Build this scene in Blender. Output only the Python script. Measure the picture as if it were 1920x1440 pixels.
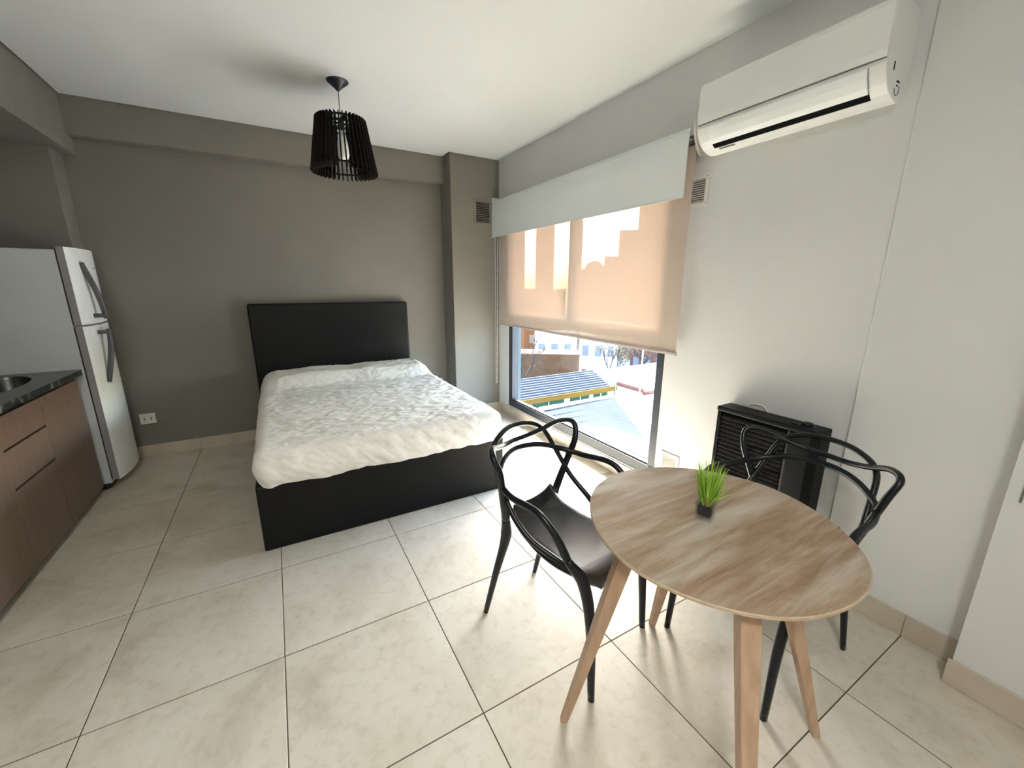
import bpy, bmesh, math, random
from mathutils import Vector, Matrix, noise
random.seed(7)
R = math.radians
SC = bpy.context.scene
for o in list(bpy.data.objects):
    bpy.data.objects.remove(o)
COL = SC.collection

# ------------------------------------------------------------------ camera, sky, sun, exposure
cam_d = bpy.data.cameras.new('camera'); cam = bpy.data.objects.new('camera', cam_d); COL.objects.link(cam)
cam_d.sensor_width = 36.0; cam_d.lens = 36.0 * 758.78 / 1920.0; cam_d.clip_start = 0.05; cam_d.clip_end = 500
_r = Vector((0.866648, -0.498906, 0.003742)); _d = Vector((-0.115423, -0.207786, -0.971341)); _f = Vector((0.485385, 0.841378, -0.237663))
M = Matrix((_r, -_d, -_f)).transposed().to_4x4(); M.translation = Vector((0.12884, -2.20746, 1.46327))
cam.matrix_world = M
SC.camera = cam
W = bpy.data.worlds.new('sky'); SC.world = W; W.use_nodes = True
wn = W.node_tree.nodes; wl = W.node_tree.links
SUN_DIR = Vector((0.68, 0.82, 1.0)).normalized()          # towards the sun
sky = wn.new('ShaderNodeTexSky'); sky.sky_type = 'NISHITA'; sky.sun_disc = False
sky.sun_elevation = math.asin(SUN_DIR.z); sky.sun_rotation = math.atan2(SUN_DIR.x, SUN_DIR.y)
sky.air_density = 1.0; sky.dust_density = 2.5; sky.ozone_density = 1.0
wn['Background'].inputs['Strength'].default_value = 0.235
wl.new(sky.outputs['Color'], wn['Background'].inputs['Color'])
sun_d = bpy.data.lights.new('sun', 'SUN'); sun_d.energy = 4.3; sun_d.angle = R(0.6); sun_d.color = (1.0, 0.98, 0.95)
sun = bpy.data.objects.new('sun', sun_d); COL.objects.link(sun)
sun.rotation_euler = SUN_DIR.to_track_quat('Z', 'Y').to_euler(); sun.location = (6, 10, 9)
SC.view_settings.view_transform = 'Standard'; SC.view_settings.look = 'None'
SC.view_settings.exposure = 4.53; SC.view_settings.gamma = 1.0; SC.view_settings.use_curve_mapping = False
SC.cycles.max_bounces = 16; SC.cycles.diffuse_bounces = 10; SC.cycles.glossy_bounces = 5
SC.cycles.transmission_bounces = 8; SC.cycles.transparent_max_bounces = 16
SC.cycles.caustics_reflective = False; SC.cycles.caustics_refractive = False
SC.cycles.sample_clamp_indirect = 8.0
# daylight portal in the window opening (emits nothing, only guides the sampling of the sky)
p_d = bpy.data.lights.new('window_portal', 'AREA'); p_d.shape = 'RECTANGLE'; p_d.size = 2.1; p_d.size_y = 2.2
p_d.cycles.is_portal = True
p_o = bpy.data.objects.new('window_portal', p_d); COL.objects.link(p_o)
p_o.location = (2.47, 0.64, 1.17); p_o.rotation_euler = (R(90), 0, R(90))

# ------------------------------------------------------------------ materials
MATS = {}
def mat(name, col, rough=.5, metal=0., var=.0, scale=8., bump=0., bscale=60., col2=None, spec=.5, stretch=(1, 1, 1), detail=4., lo=.35, hi=.65, coat=0., rand=False):
    m = bpy.data.materials.new(name); m.use_nodes = True; MATS[name] = m
    nt = m.node_tree; N = nt.nodes; Lk = nt.links; b = N['Principled BSDF']
    b.inputs['Roughness'].default_value = rough; b.inputs['Metallic'].default_value = metal
    b.inputs['Specular IOR Level'].default_value = spec
    if coat: b.inputs['Coat Weight'].default_value = coat; b.inputs['Coat Roughness'].default_value = .1
    tc = N.new('ShaderNodeTexCoord'); mp = N.new('ShaderNodeMapping'); mp.inputs['Scale'].default_value = stretch
    Lk.new(tc.outputs['Object'], mp.inputs['Vector'])
    if rand:
        oi = N.new('ShaderNodeObjectInfo'); vm = N.new('ShaderNodeVectorMath'); vm.operation = 'SCALE'
        cx = N.new('ShaderNodeCombineXYZ'); Lk.new(oi.outputs['Random'], cx.inputs[0]); Lk.new(oi.outputs['Random'], cx.inputs[2])
        Lk.new(cx.outputs[0], vm.inputs[0]); vm.inputs['Scale'].default_value = 37.0; Lk.new(vm.outputs[0], mp.inputs['Location'])
    n = N.new('ShaderNodeTexNoise'); n.inputs['Scale'].default_value = scale; n.inputs['Detail'].default_value = detail
    Lk.new(mp.outputs[0], n.inputs['Vector'])
    c2 = col2 if col2 else tuple(max(0, c * (1 - var)) for c in col)
    cr = N.new('ShaderNodeValToRGB'); cr.color_ramp.elements[0].position = lo; cr.color_ramp.elements[1].position = hi
    cr.color_ramp.elements[0].color = (*c2, 1); cr.color_ramp.elements[1].color = (*col, 1)
    Lk.new(n.outputs['Fac'], cr.inputs['Fac']); Lk.new(cr.outputs[0], b.inputs['Base Color'])
    if bump:
        n2 = N.new('ShaderNodeTexNoise'); n2.inputs['Scale'].default_value = bscale; n2.inputs['Detail'].default_value = 3
        Lk.new(mp.outputs[0], n2.inputs['Vector'])
        bp = N.new('ShaderNodeBump'); bp.inputs['Strength'].default_value = bump; bp.inputs['Distance'].default_value = .002
        Lk.new(n2.outputs['Fac'], bp.inputs['Height']); Lk.new(bp.outputs[0], b.inputs['Normal'])
    return m

white_wall = mat('white_wall_paint', (.65, .66, .655), .75, var=.03, scale=3, bump=.15, bscale=45)
gray_wall = mat('taupe_gray_wall_paint', (.20, .188, .160), .8, var=.06, scale=3, bump=.25, bscale=45)
ceil_m = mat('white_ceiling_paint', (.70, .72, .72), .8, var=.02, scale=2, bump=.1, bscale=60)
gap_m = mat('dark_shadow_gap', (.16, .155, .14), .9)
grout_m = mat('brown_grout', (.10, .078, .052), .9, var=.2, scale=30)
skirt_m = mat('beige_porcelain_skirting', (.56, .50, .41), .35, col2=(.47, .41, .33), scale=5)
frame_m = mat('anthracite_aluminium', (.03, .033, .042), .4, metal=.2, var=.1)
gasket_m = mat('black_rubber', (.015, .015, .016), .6)
leather_m = mat('black_leatherette', (.0045, .0045, .005), .45, var=.3, scale=20, bump=.2, bscale=160, spec=.22)
black_plastic = mat('black_satin_plastic', (.006, .0085, .012), .30, var=.2, scale=10, bump=.02, bscale=200, spec=.35)
seat_m = mat('glossy_black_seat', (.006, .0085, .012), .27, var=.2, scale=10, bump=.02, bscale=200, spec=.8, coat=.4)
heater_m = mat('black_heater_enamel', (.006, .0075, .008), .5, var=.2, spec=.2)
slat_m = mat('black_brown_stained_wood', (.007, .005, .0045), .7, var=.4, scale=40, spec=.25)
wood_leg = mat('reddish_beech', (.50, .345, .235), .45, col2=(.40, .26, .165), scale=6, stretch=(6, 6, .6), bump=.05)
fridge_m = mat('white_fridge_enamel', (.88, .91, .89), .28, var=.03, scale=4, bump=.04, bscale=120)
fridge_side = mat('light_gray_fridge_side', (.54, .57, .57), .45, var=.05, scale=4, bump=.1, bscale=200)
gray_trim = mat('gray_plastic_trim', (.16, .16, .17), .45, var=.1)
handle_m = mat('dark_gray_handle', (.085, .088, .095), .35, var=.2)
front_m = mat('rosewood_beige_laminate', (.205, .138, .105), .5, col2=(.18, .12, .09), scale=5, stretch=(8, 8, .7), bump=.03)
carc_m = mat('dark_cabinet_carcass', (.045, .026, .018), .7)
granite = mat('dark_green_granite', (.055, .065, .062), .22, col2=(.018, .02, .02), scale=45, lo=.45, hi=.6)
granite_edge = mat('rough_granite_edge', (.22, .23, .20), .5, col2=(.015, .02, .018), scale=22, bump=1., bscale=60, lo=.54, hi=.66)
steel = mat('brushed_steel', (.12, .125, .13), .3, metal=.9, var=.1)
ac_m = mat('white_ac_plastic', (.80, .815, .80), .4, var=.02)
ac_flap_m = mat('pale_gray_flap', (.84, .87, .87), .35, var=.02)
dark_slot = mat('dark_slot', (.006, .007, .007), .9, spec=.1)
grille_m = mat('painted_metal_grille', (.55, .53, .47), .5, metal=.1, var=.08)
plate_m = mat('ivory_plastic', (.72, .70, .64), .4, var=.03)
chain_m = mat('white_bead_chain', (.72, .71, .66), .5)
val_m = mat('gray_white_blackout_cloth', (.76, .80, .80), .8, var=.04, scale=60, stretch=(1, 30, 30), bump=.15, bscale=300)
soil_m = mat('dark_potting_soil', (.03, .026, .024), .9, var=.5, scale=120, bump=.6, bscale=200)
bulb_m = mat('frosted_bulb_glass', (.86, .87, .82), .3, var=.02)
canopy_m = mat('black_canopy', (.012, .016, .024), .35)

def tile_mat():
    m = bpy.data.materials.new('cream_porcelain_tile'); m.use_nodes = True
    nt = m.node_tree; N = nt.nodes; L = nt.links; b = N['Principled BSDF']
    tc = N.new('ShaderNodeTexCoord'); oi = N.new('ShaderNodeObjectInfo'); mul = N.new('ShaderNodeMath'); mul.operation = 'MULTIPLY'; mul.inputs[1].default_value = 53.
    L.new(oi.outputs['Random'], mul.inputs[0]); cx = N.new('ShaderNodeCombineXYZ'); L.new(mul.outputs[0], cx.inputs[0]); L.new(mul.outputs[0], cx.inputs[1])
    add = N.new('ShaderNodeVectorMath'); L.new(tc.outputs['Object'], add.inputs[0]); L.new(cx.outputs[0], add.inputs[1])
    n1 = N.new('ShaderNodeTexNoise'); n1.inputs['Scale'].default_value = 2.6; n1.inputs['Detail'].default_value = 8; n1.inputs['Roughness'].default_value = .62; n1.inputs['Distortion'].default_value = .6
    L.new(add.outputs[0], n1.inputs['Vector'])
    r1 = N.new('ShaderNodeValToRGB'); e = r1.color_ramp.elements
    e[0].position = .30; e[0].color = (.45, .405, .325, 1); e[1].position = .66; e[1].color = (.61, .57, .49, 1)
    k = r1.color_ramp.elements.new(.48); k.color = (.57, .525, .44, 1)
    L.new(n1.outputs['Fac'], r1.inputs['Fac'])
    n2 = N.new('ShaderNodeTexNoise'); n2.inputs['Scale'].default_value = 22; n2.inputs['Detail'].default_value = 6; n2.inputs['Roughness'].default_value = .7
    L.new(add.outputs[0], n2.inputs['Vector'])
    r2 = N.new('ShaderNodeValToRGB'); r2.color_ramp.elements[0].position = .28; r2.color_ramp.elements[0].color = (.80, .77, .72, 1); r2.color_ramp.elements[1].position = .5; r2.color_ramp.elements[1].color = (1, 1, 1, 1)
    L.new(n2.outputs['Fac'], r2.inputs['Fac'])
    mx = N.new('ShaderNodeMixRGB'); mx.blend_type = 'MULTIPLY'; mx.inputs['Fac'].default_value = .8
    L.new(r1.outputs[0], mx.inputs[1]); L.new(r2.outputs[0], mx.inputs[2]); L.new(mx.outputs[0], b.inputs['Base Color'])
    rr = N.new('ShaderNodeMapRange'); rr.inputs['To Min'].default_value = .30; rr.inputs['To Max'].default_value = .45
    L.new(n1.outputs['Fac'], rr.inputs['Value']); L.new(rr.outputs[0], b.inputs['Roughness'])
    b.inputs['Specular IOR Level'].default_value = .22
    return m
tile_m = tile_mat()

def wood_top_mat():
    m = bpy.data.materials.new('whitewashed_oak'); m.use_nodes = True
    nt = m.node_tree; N = nt.nodes; L = nt.links; b = N['Principled BSDF']
    tc = N.new('ShaderNodeTexCoord'); mp = N.new('ShaderNodeMapping'); mp.inputs['Rotation'].default_value = (0, 0, R(-52)); mp.inputs['Scale'].default_value = (1.6, 11, 1)
    L.new(tc.outputs['Object'], mp.inputs['Vector'])
    n1 = N.new('ShaderNodeTexNoise'); n1.inputs['Scale'].default_value = 2.2; n1.inputs['Detail'].default_value = 8; n1.inputs['Roughness'].default_value = .65; n1.inputs['Distortion'].default_value = .8
    L.new(mp.outputs[0], n1.inputs['Vector'])
    r1 = N.new('ShaderNodeValToRGB'); e = r1.color_ramp.elements
    e[0].position = .27; e[0].color = (.20, .12, .062, 1); e[1].position = .74; e[1].color = (.44, .37, .295, 1)
    k = e.new(.5); k.color = (.315, .222, .148, 1)
    L.new(n1.outputs['Fac'], r1.inputs['Fac'])
    mp2 = N.new('ShaderNodeMapping'); mp2.inputs['Rotation'].default_value = (0, 0, R(-52)); mp2.inputs['Scale'].default_value = (3, 90, 1); L.new(tc.outputs['Object'], mp2.inputs['Vector'])
    n2 = N.new('ShaderNodeTexNoise'); n2.inputs['Scale'].default_value = 2.; n2.inputs['Detail'].default_value = 5; L.new(mp2.outputs[0], n2.inputs['Vector'])
    r2 = N.new('ShaderNodeValToRGB'); r2.color_ramp.elements[0].position = .3; r2.color_ramp.elements[0].color = (.82, .78, .73, 1); r2.color_ramp.elements[1].position = .6; r2.color_ramp.elements[1].color = (1.06, 1.05, 1.04, 1)
    L.new(n2.outputs['Fac'], r2.inputs['Fac'])
    mx = N.new('ShaderNodeMixRGB'); mx.blend_type = 'MULTIPLY'; mx.inputs['Fac'].default_value = .65
    L.new(r1.outputs[0], mx.inputs[1]); L.new(r2.outputs[0], mx.inputs[2])
    # worn pale patches
    n3 = N.new('ShaderNodeTexNoise'); n3.inputs['Scale'].default_value = 1.1; n3.inputs['Detail'].default_value = 5; n3.inputs['Distortion'].default_value = .4; L.new(mp.outputs[0], n3.inputs['Vector'])
    r3 = N.new('ShaderNodeValToRGB'); r3.color_ramp.elements[0].position = .52; r3.color_ramp.elements[0].color = (0, 0, 0, 1); r3.color_ramp.elements[1].position = .72; r3.color_ramp.elements[1].color = (.75, .75, .75, 1)
    L.new(n3.outputs['Fac'], r3.inputs['Fac'])
    m2 = N.new('ShaderNodeMixRGB'); L.new(r3.outputs[0], m2.inputs['Fac']); L.new(mx.outputs[0], m2.inputs[1]); m2.inputs[2].default_value = (.50, .47, .41, 1)
    L.new(m2.outputs[0], b.inputs['Base Color']); b.inputs['Roughness'].default_value = .5
    bp = N.new('ShaderNodeBump'); bp.inputs['Strength'].default_value = .12; bp.inputs['Distance'].default_value = .001; L.new(n2.outputs['Fac'], bp.inputs['Height']); L.new(bp.outputs[0], b.inputs['Normal'])
    return m
top_m = wood_top_mat()
top_edge_m = mat('pale_plywood_edge', (.52, .42, .30), .6, col2=(.42, .32, .21), scale=30, stretch=(1, 1, 8))

def cloth_mat():
    m = bpy.data.materials.new('white_quilted_cotton'); m.use_nodes = True
    nt = m.node_tree; N = nt.nodes; L = nt.links; b = N['Principled BSDF']
    b.inputs['Base Color'].default_value = (.80, .785, .745, 1); b.inputs['Roughness'].default_value = .9; b.inputs['Specular IOR Level'].default_value = .2
    tc = N.new('ShaderNodeTexCoord'); hs = []
    for a in (45, -45):
        mp = N.new('ShaderNodeMapping'); mp.inputs['Rotation'].default_value = (0, 0, R(a)); L.new(tc.outputs['UV'], mp.inputs['Vector'])
        w = N.new('ShaderNodeTexWave'); w.inputs['Scale'].default_value = 3.0; w.inputs['Distortion'].default_value = .6; L.new(mp.outputs[0], w.inputs['Vector'])
        p = N.new('ShaderNodeMath'); p.operation = 'POWER'; p.inputs[1].default_value = 14.; L.new(w.outputs['Fac'], p.inputs[0]); hs.append(p)
    ad = N.new('ShaderNodeMath'); ad.operation = 'MAXIMUM'; L.new(hs[0].outputs[0], ad.inputs[0]); L.new(hs[1].outputs[0], ad.inputs[1])
    n = N.new('ShaderNodeTexNoise'); n.inputs['Scale'].default_value = 30; n.inputs['Detail'].default_value = 6
    mp = N.new('ShaderNodeMapping'); mp.inputs['Scale'].default_value = (.6, 1.5, 1); L.new(tc.outputs['Object'], mp.inputs['Vector']); L.new(mp.outputs[0], n.inputs['Vector'])
    sb = N.new('ShaderNodeMath'); sb.operation = 'MULTIPLY_ADD'; L.new(ad.outputs[0], sb.inputs[0]); sb.inputs[1].default_value = -.28; L.new(n.outputs['Fac'], sb.inputs[2])
    bp = N.new('ShaderNodeBump'); bp.inputs['Strength'].default_value = .55; bp.inputs['Distance'].default_value = .006; L.new(sb.outputs[0], bp.inputs['Height']); L.new(bp.outputs[0], b.inputs['Normal'])
    return m
cloth_m = cloth_mat()

def screen_mat():
    m = bpy.data.materials.new('beige_screen_fabric'); m.use_nodes = True
    nt = m.node_tree; N = nt.nodes; L = nt.links; N.remove(N['Principled BSDF']); out = N['Material Output']
    tr = N.new('ShaderNodeBsdfTransparent'); tr.inputs[0].default_value = (1., .93, .84, 1)
    tl = N.new('ShaderNodeBsdfTranslucent'); tl.inputs[0].default_value = (.62, .36, .22, 1)
    df = N.new('ShaderNodeBsdfDiffuse')
    n = N.new('ShaderNodeTexNoise'); n.inputs['Scale'].default_value = 4; tc = N.new('ShaderNodeTexCoord'); mp = N.new('ShaderNodeMapping'); mp.inputs['Scale'].default_value = (1, 30, 1)
    L.new(tc.outputs['Object'], mp.inputs['Vector']); L.new(mp.outputs[0], n.inputs['Vector'])
    cr = N.new('ShaderNodeValToRGB'); cr.color_ramp.elements[0].color = (.52, .44, .38, 1); cr.color_ramp.elements[1].color = (.58, .50, .43, 1); L.new(n.outputs['Fac'], cr.inputs['Fac']); L.new(cr.outputs[0], df.inputs[0])
    a = N.new('ShaderNodeMixShader'); a.inputs[0].default_value = .072; L.new(df.outputs[0], a.inputs[1]); L.new(tl.outputs[0], a.inputs[2])
    b = N.new('ShaderNodeMixShader'); b.inputs[0].default_value = .027; L.new(a.outputs[0], b.inputs[1]); L.new(tr.outputs[0], b.inputs[2])
    L.new(b.outputs[0], out.inputs[0]); return m
screen_m = screen_mat()

def glass_mat(name, tint=(1, 1, 1), gl=.06):
    m = bpy.data.materials.new(name); m.use_nodes = True
    nt = m.node_tree; N = nt.nodes; L = nt.links; N.remove(N['Principled BSDF']); out = N['Material Output']
    tr = N.new('ShaderNodeBsdfTransparent'); tr.inputs[0].default_value = (*tint, 1)
    g = N.new('ShaderNodeBsdfGlossy'); g.inputs['Roughness'].default_value = .02
    lw = N.new('ShaderNodeLayerWeight'); pw = N.new('ShaderNodeMath'); pw.operation = 'POWER'; pw.inputs[1].default_value = 4.
    L.new(lw.outputs['Facing'], pw.inputs[0]); fr = N.new('ShaderNodeMath'); fr.operation = 'MULTIPLY_ADD'; fr.inputs[1].default_value = .5; fr.inputs[2].default_value = gl * .5
    L.new(pw.outputs[0], fr.inputs[0])
    mx = N.new('ShaderNodeMixShader'); L.new(fr.outputs[0], mx.inputs[0]); L.new(tr.outputs[0], mx.inputs[1]); L.new(g.outputs[0], mx.inputs[2]); L.new(mx.outputs[0], out.inputs[0])
    return m
pane_m = glass_mat('clear_window_glass', (.96, .985, .98))
vase_m = glass_mat('clear_vase_glass', (.93, .96, .95))

def blade_mat():
    m = mat('bright_green_grass_blade', (.46, .66, .09), .5, col2=(.20, .42, .035), scale=40, stretch=(1, 1, .3))
    return m
blade_m = blade_mat()
stem_m = mat('straw_brown_stem', (.40, .27, .13), .6, col2=(.25, .15, .07), scale=30)

# ------------------------------------------------------------------ helpers
def link(name, me, m=None, parent=None, smooth=False, mats=None):
    if m: me.materials.append(m)
    if mats:
        for q in mats: me.materials.append(q)
    if smooth:
        for p in me.polygons: p.use_smooth = True
    o = bpy.data.objects.new(name, me); COL.objects.link(o)
    if parent: o.parent = parent
    return o
def empty(name, label, cat, loc=(0, 0, 0), rz=0., group=None):
    o = bpy.data.objects.new(name, None); COL.objects.link(o); o.location = loc; o.rotation_euler = (0, 0, rz)
    o.empty_display_size = .1
    tag(o, label, cat, group); return o
def tag(o, label, cat, group=None):
    o['label'] = label; o['category'] = cat
    if group: o['group'] = group
    return o
def struct(o, label=None):
    o['kind'] = 'structure'
    if label: o['label'] = label
    return o
def bm_box(bm, x0, y0, z0, x1, y1, z1, mi=0):
    v = [bm.verts.new(p) for p in ((x0, y0, z0), (x1, y0, z0), (x1, y1, z0), (x0, y1, z0), (x0, y0, z1), (x1, y0, z1), (x1, y1, z1), (x0, y1, z1))]
    for f in ((3, 2, 1, 0), (4, 5, 6, 7), (0, 1, 5, 4), (1, 2, 6, 5), (2, 3, 7, 6), (3, 0, 4, 7)):
        q = bm.faces.new([v[i] for i in f]); q.material_index = mi
    return v
def done(bm, name):
    bmesh.ops.recalc_face_normals(bm, faces=bm.faces)
    me = bpy.data.meshes.new(name); bm.to_mesh(me); bm.free(); return me
def boxes(name, bs, m, parent=None, bevel=0., seg=2):
    bm = bmesh.new()
    for b in bs: bm_box(bm, *b)
    if bevel: bmesh.ops.bevel(bm, geom=list(bm.edges), offset=bevel, segments=seg, profile=.5, affect='EDGES')
    return link(name, done(bm, name), m, parent, smooth=False)
def prism(name, prof, axis, a, b, m, parent=None, bevel=0., smooth=False):
    """extrude a 2-D outline along an axis: axis 'x' -> prof is (y,z), 'y' -> (x,z), 'z' -> (x,y)"""
    def P(p, t): return {'x': (t, p[0], p[1]), 'y': (p[0], t, p[1]), 'z': (p[0], p[1], t)}[axis]
    bm = bmesh.new(); A = [bm.verts.new(P(p, a)) for p in prof]; B = [bm.verts.new(P(p, b)) for p in prof]; n = len(prof)
    bm.faces.new(A); bm.faces.new(B[::-1])
    for i in range(n): bm.faces.new((A[i], A[(i + 1) % n], B[(i + 1) % n], B[i]))
    if bevel: bmesh.ops.bevel(bm, geom=list(bm.edges), offset=bevel, segments=2, profile=.5, affect='EDGES')
    return link(name, done(bm, name), m, parent, smooth)
def lathe(name, prof, m, parent=None, n=32, at=(0, 0), smooth=True):
    bm = bmesh.new(); rings = []
    for r, z in prof:
        rings.append([bm.verts.new((at[0] + max(r, 1e-4) * math.cos(2 * math.pi * k / n), at[1] + max(r, 1e-4) * math.sin(2 * math.pi * k / n), z)) for k in range(n)])
    for a, b in zip(rings, rings[1:]):
        for k in range(n): bm.faces.new((a[k], a[(k + 1) % n], b[(k + 1) % n], b[k]))
    bm.faces.new(rings[0][::-1]); bm.faces.new(rings[-1])
    return link(name, done(bm, name), m, parent, smooth)
def catmull(P, n=8):
    P = [Vector(p) for p in P]; Q = [2 * P[0] - P[1]] + P + [2 * P[-1] - P[-2]]; o = []
    for i in range(1, len(Q) - 2):
        for k in range(n):
            t = k / n; a, b, c, d = Q[i - 1:i + 3]
            o.append(.5 * ((2 * b) + (c - a) * t + (2 * a - 5 * b + 4 * c - d) * t * t + (3 * b - a - 3 * c + d) * t ** 3))
    o.append(P[-1]); return o
def sweep(bm, pts, radii, n=10, flat=1.0, ref=None):
    """tube along points; radii per point; flat<1 squashes the section along the binormal"""
    L = len(pts); prev = None; rings = []
    for i, p in enumerate(pts):
        t = (pts[min(i + 1, L - 1)] - pts[max(i - 1, 0)]).normalized()
        if ref is not None:
            u = ref - t * ref.dot(t)
            u = u.normalized() if u.length > .1 else (prev if prev else t.orthogonal()).normalized()
        elif prev is None: u = t.orthogonal().normalized()
        else: u = (prev - t * prev.dot(t)).normalized()
        prev = u; v = t.cross(u); r = radii[i]
        rings.append([bm.verts.new(p + u * (r * math.cos(2 * math.pi * k / n)) + v * (r * flat * math.sin(2 * math.pi * k / n))) for k in range(n)])
    for a, b in zip(rings, rings[1:]):
        for k in range(n): bm.faces.new((a[k], a[(k + 1) % n], b[(k + 1) % n], b[k]))
    bm.faces.new(rings[0][::-1]); bm.faces.new(rings[-1])
def lerp_r(rs, L):
    o = []
    for i in range(L):
        t = i / (L - 1) * (len(rs) - 1); k = min(int(t), len(rs) - 2); o.append(rs[k] + (rs[k + 1] - rs[k]) * (t - k))
    return o
def tube(name, P, r, m, parent=None, n=10, steps=8, flat=1.):
    bm = bmesh.new(); pts = catmull(P, steps) if len(P) > 2 else [Vector(p) for p in P]
    sweep(bm, pts, lerp_r(r, len(pts)) if isinstance(r, (list, tuple)) else [r] * len(pts), n, flat)
    return link(name, done(bm, name), m, parent, True)
def copy_thing(root):
    c = root.copy(); COL.objects.link(c)
    for ch in root.children:
        d = ch.copy(); COL.objects.link(d); d.parent = c
        for g in ch.children:
            e = g.copy(); COL.objects.link(e); e.parent = d
    return c

# ------------------------------------------------------------------ room shell
H = 2.725; XW = 2.334; YR = -3.7; XK = -1.75; YB = 2.2; YC = 1.912; XC = 1.786; XB = -.998; X1 = 2.312; Y1 = -1.47; X2 = 2.18; Y2 = -1.968
# floor: grout bed with one object per tile
floor = struct(boxes('floor', [(XK - .15, YR - .15, -.15, XW + .115, YB + .15, -.0016)], grout_m), 'cream square porcelain floor tiles laid with thin brown joints')
S = .6; G = .0019
def tile_mesh(w, d):
    bm = bmesh.new(); c = .0012
    lo = [bm.verts.new(p) for p in ((-w / 2, -d / 2, -.009), (w / 2, -d / 2, -.009), (w / 2, d / 2, -.009), (-w / 2, d / 2, -.009))]
    mi = [bm.verts.new(p) for p in ((-w / 2, -d / 2, -c), (w / 2, -d / 2, -c), (w / 2, d / 2, -c), (-w / 2, d / 2, -c))]
    hi = [bm.verts.new(p) for p in ((-w / 2 + c, -d / 2 + c, 0), (w / 2 - c, -d / 2 + c, 0), (w / 2 - c, d / 2 - c, 0), (-w / 2 + c, d / 2 - c, 0))]
    for a, b, q in ((lo, mi, 1), (mi, hi, 0)):
        for k in range(4):
            f = bm.faces.new((a[k], a[(k + 1) % 4], b[(k + 1) % 4], b[k])); f.material_index = q
    bm.faces.new(hi)
    me = done(bm, 'tile'); me.materials.append(tile_m); me.materials.append(grout_m); return me
TM = {}
for i in range(-3, 4):
    for j in range(-7, 4):
        x0, x1 = max(i * S, XK), min((i + 1) * S, XW); y0, y1 = max(j * S, YR), min((j + 1) * S, YB)
        w, d = x1 - x0 - 2 * G, y1 - y0 - 2 * G
        if w < .02 or d < .02: continue
        key = (round(w, 4), round(d, 4))
        if key not in TM: TM[key] = tile_mesh(w, d)
        o = bpy.data.objects.new('tile', TM[key]); COL.objects.link(o); o.parent = floor
        o.location = ((x0 + x1) / 2, (y0 + y1) / 2, random.uniform(-.0003, 0)); o.rotation_euler = (0, 0, 0)
# ceiling with a recessed dark shadow gap along the grey walls
cz = .014
cl = prism('ceiling', [(XB + cz, YR), (XW + .01, YR), (XW + .01, YC - cz), (XC - cz, YC - cz), (XC - cz, 2.087 - cz), (XB + cz, 2.087 - cz)], 'z', H, H + .1, ceil_m); struct(cl, 'smooth white ceiling with a fine dark shadow gap')
g_ = boxes('trim_1', [(XK - .1, YR - .1, H + .03, XW + .1, YB + .1, H + .16)], gap_m); struct(g_, 'dark shadow gap between ceiling and grey wall')
# back wall (taupe): lower wall, beam above, column right, kitchen return left
wb = boxes('wall_back', [(XB - .1, YB, -.1, XC + .02, YB + .12, H + .1)], gray_wall); struct(wb, 'taupe grey wall behind the bed')
o = boxes('beam', [(XB - .02, 2.087, 2.478, XC, YB, H + .1)], gray_wall, wb, bevel=.004)
o = boxes('column', [(XC, YC, -.1, XW + .1, YB + .12, H + .1)], gray_wall, wb, bevel=.005)
wk = boxes('wall_left', [(XK - .12, YR - .1, -.1, XK, YB + .12, H + .1)], gray_wall); struct(wk, 'dark taupe kitchen wall at left')
boxes('return_wall', [(XK, 2.0, -.1, -1.075, YB + .1, 2.37)], gray_wall, wk, bevel=.006)
boxes('soffit_beam', [(XK, YR, 2.366, XB, YB + .02, H + .1)], gray_wall, wk, bevel=.004)
# window wall, opening y -.413..1.693, z .12..2.22
wy0, wy1, wz0, wz1 = -.413, 1.693, .12, 2.22
wr = boxes('wall_right', [(XW, wy1, -.1, XW + .115, YC + .1, H + .1), (XW, wy0, -.1, XW + .115, wy1, wz0), (XW, wy0, wz1, XW + .115, wy1, H + .1), (XW, YR, -.1, XW + .115, wy0, H + .1)], white_wall); struct(wr, 'white plaster window wall')
boxes('pillar', [(X1, Y2 - .2, -.1, XW + .1, Y1, H + .1)], white_wall, wr, bevel=.004)
boxes('pillar', [(X2, YR, -.1, XW + .1, Y2, H + .1)], white_wall, wr, bevel=.004)
wq = boxes('wall_front', [(XK - .12, YR - .12, -.1, XW + .115, YR, H + .1)], white_wall); struct(wq, 'white wall behind the viewer')
# baseboards made of tile pieces
def skirt(name, pieces, label):
    s = boxes(name, [pieces[0]], skirt_m, bevel=.002, seg=1); struct(s, label)
    for p in pieces[1:]:
        boxes('tile', [p], skirt_m, s, bevel=.002, seg=1)
hb = .105; tk = .010
def cuts(a, b, off=0.):
    c = [a]; k = math.floor(a / S) + 1
    while k * S + off < b - .01:
        if k * S + off > a + .01: c.append(k * S + off)
        k += 1
    c.append(b); return c
def run(a, b):
    c = cuts(a, b); return list(zip(c, c[1:]))
skirt('baseboard_back', [(a + .0008, YB - tk, 0, b - .0008, YB, hb) for a, b in run(-1.075, XC - tk)], 'beige tile skirting under the taupe wall')
skirt('baseboard_column', [(XC - tk, YC - tk, 0, XC, YB - tk, hb), (XC + .0008, YC - tk, 0, XW - .001, YC, hb)], 'beige tile skirting round the column')
skirt('baseboard_right', [(XW - tk, a + .0008, 0, XW, b - .0008, hb + .006) for a, b in run(Y1, YC - tk)], 'beige tile skirting under the window')
skirt('baseboard_pillar', [(X1 - tk, a + .0008, 0, X1, b - .0008, hb) for a, b in run(Y2, Y1 + .001)] + [(X2 - tk, a + .0008, 0, X2, b - .0008, hb) for a, b in run(YR, Y2 + tk)] , 'beige tile skirting along the stepped white wall')

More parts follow.
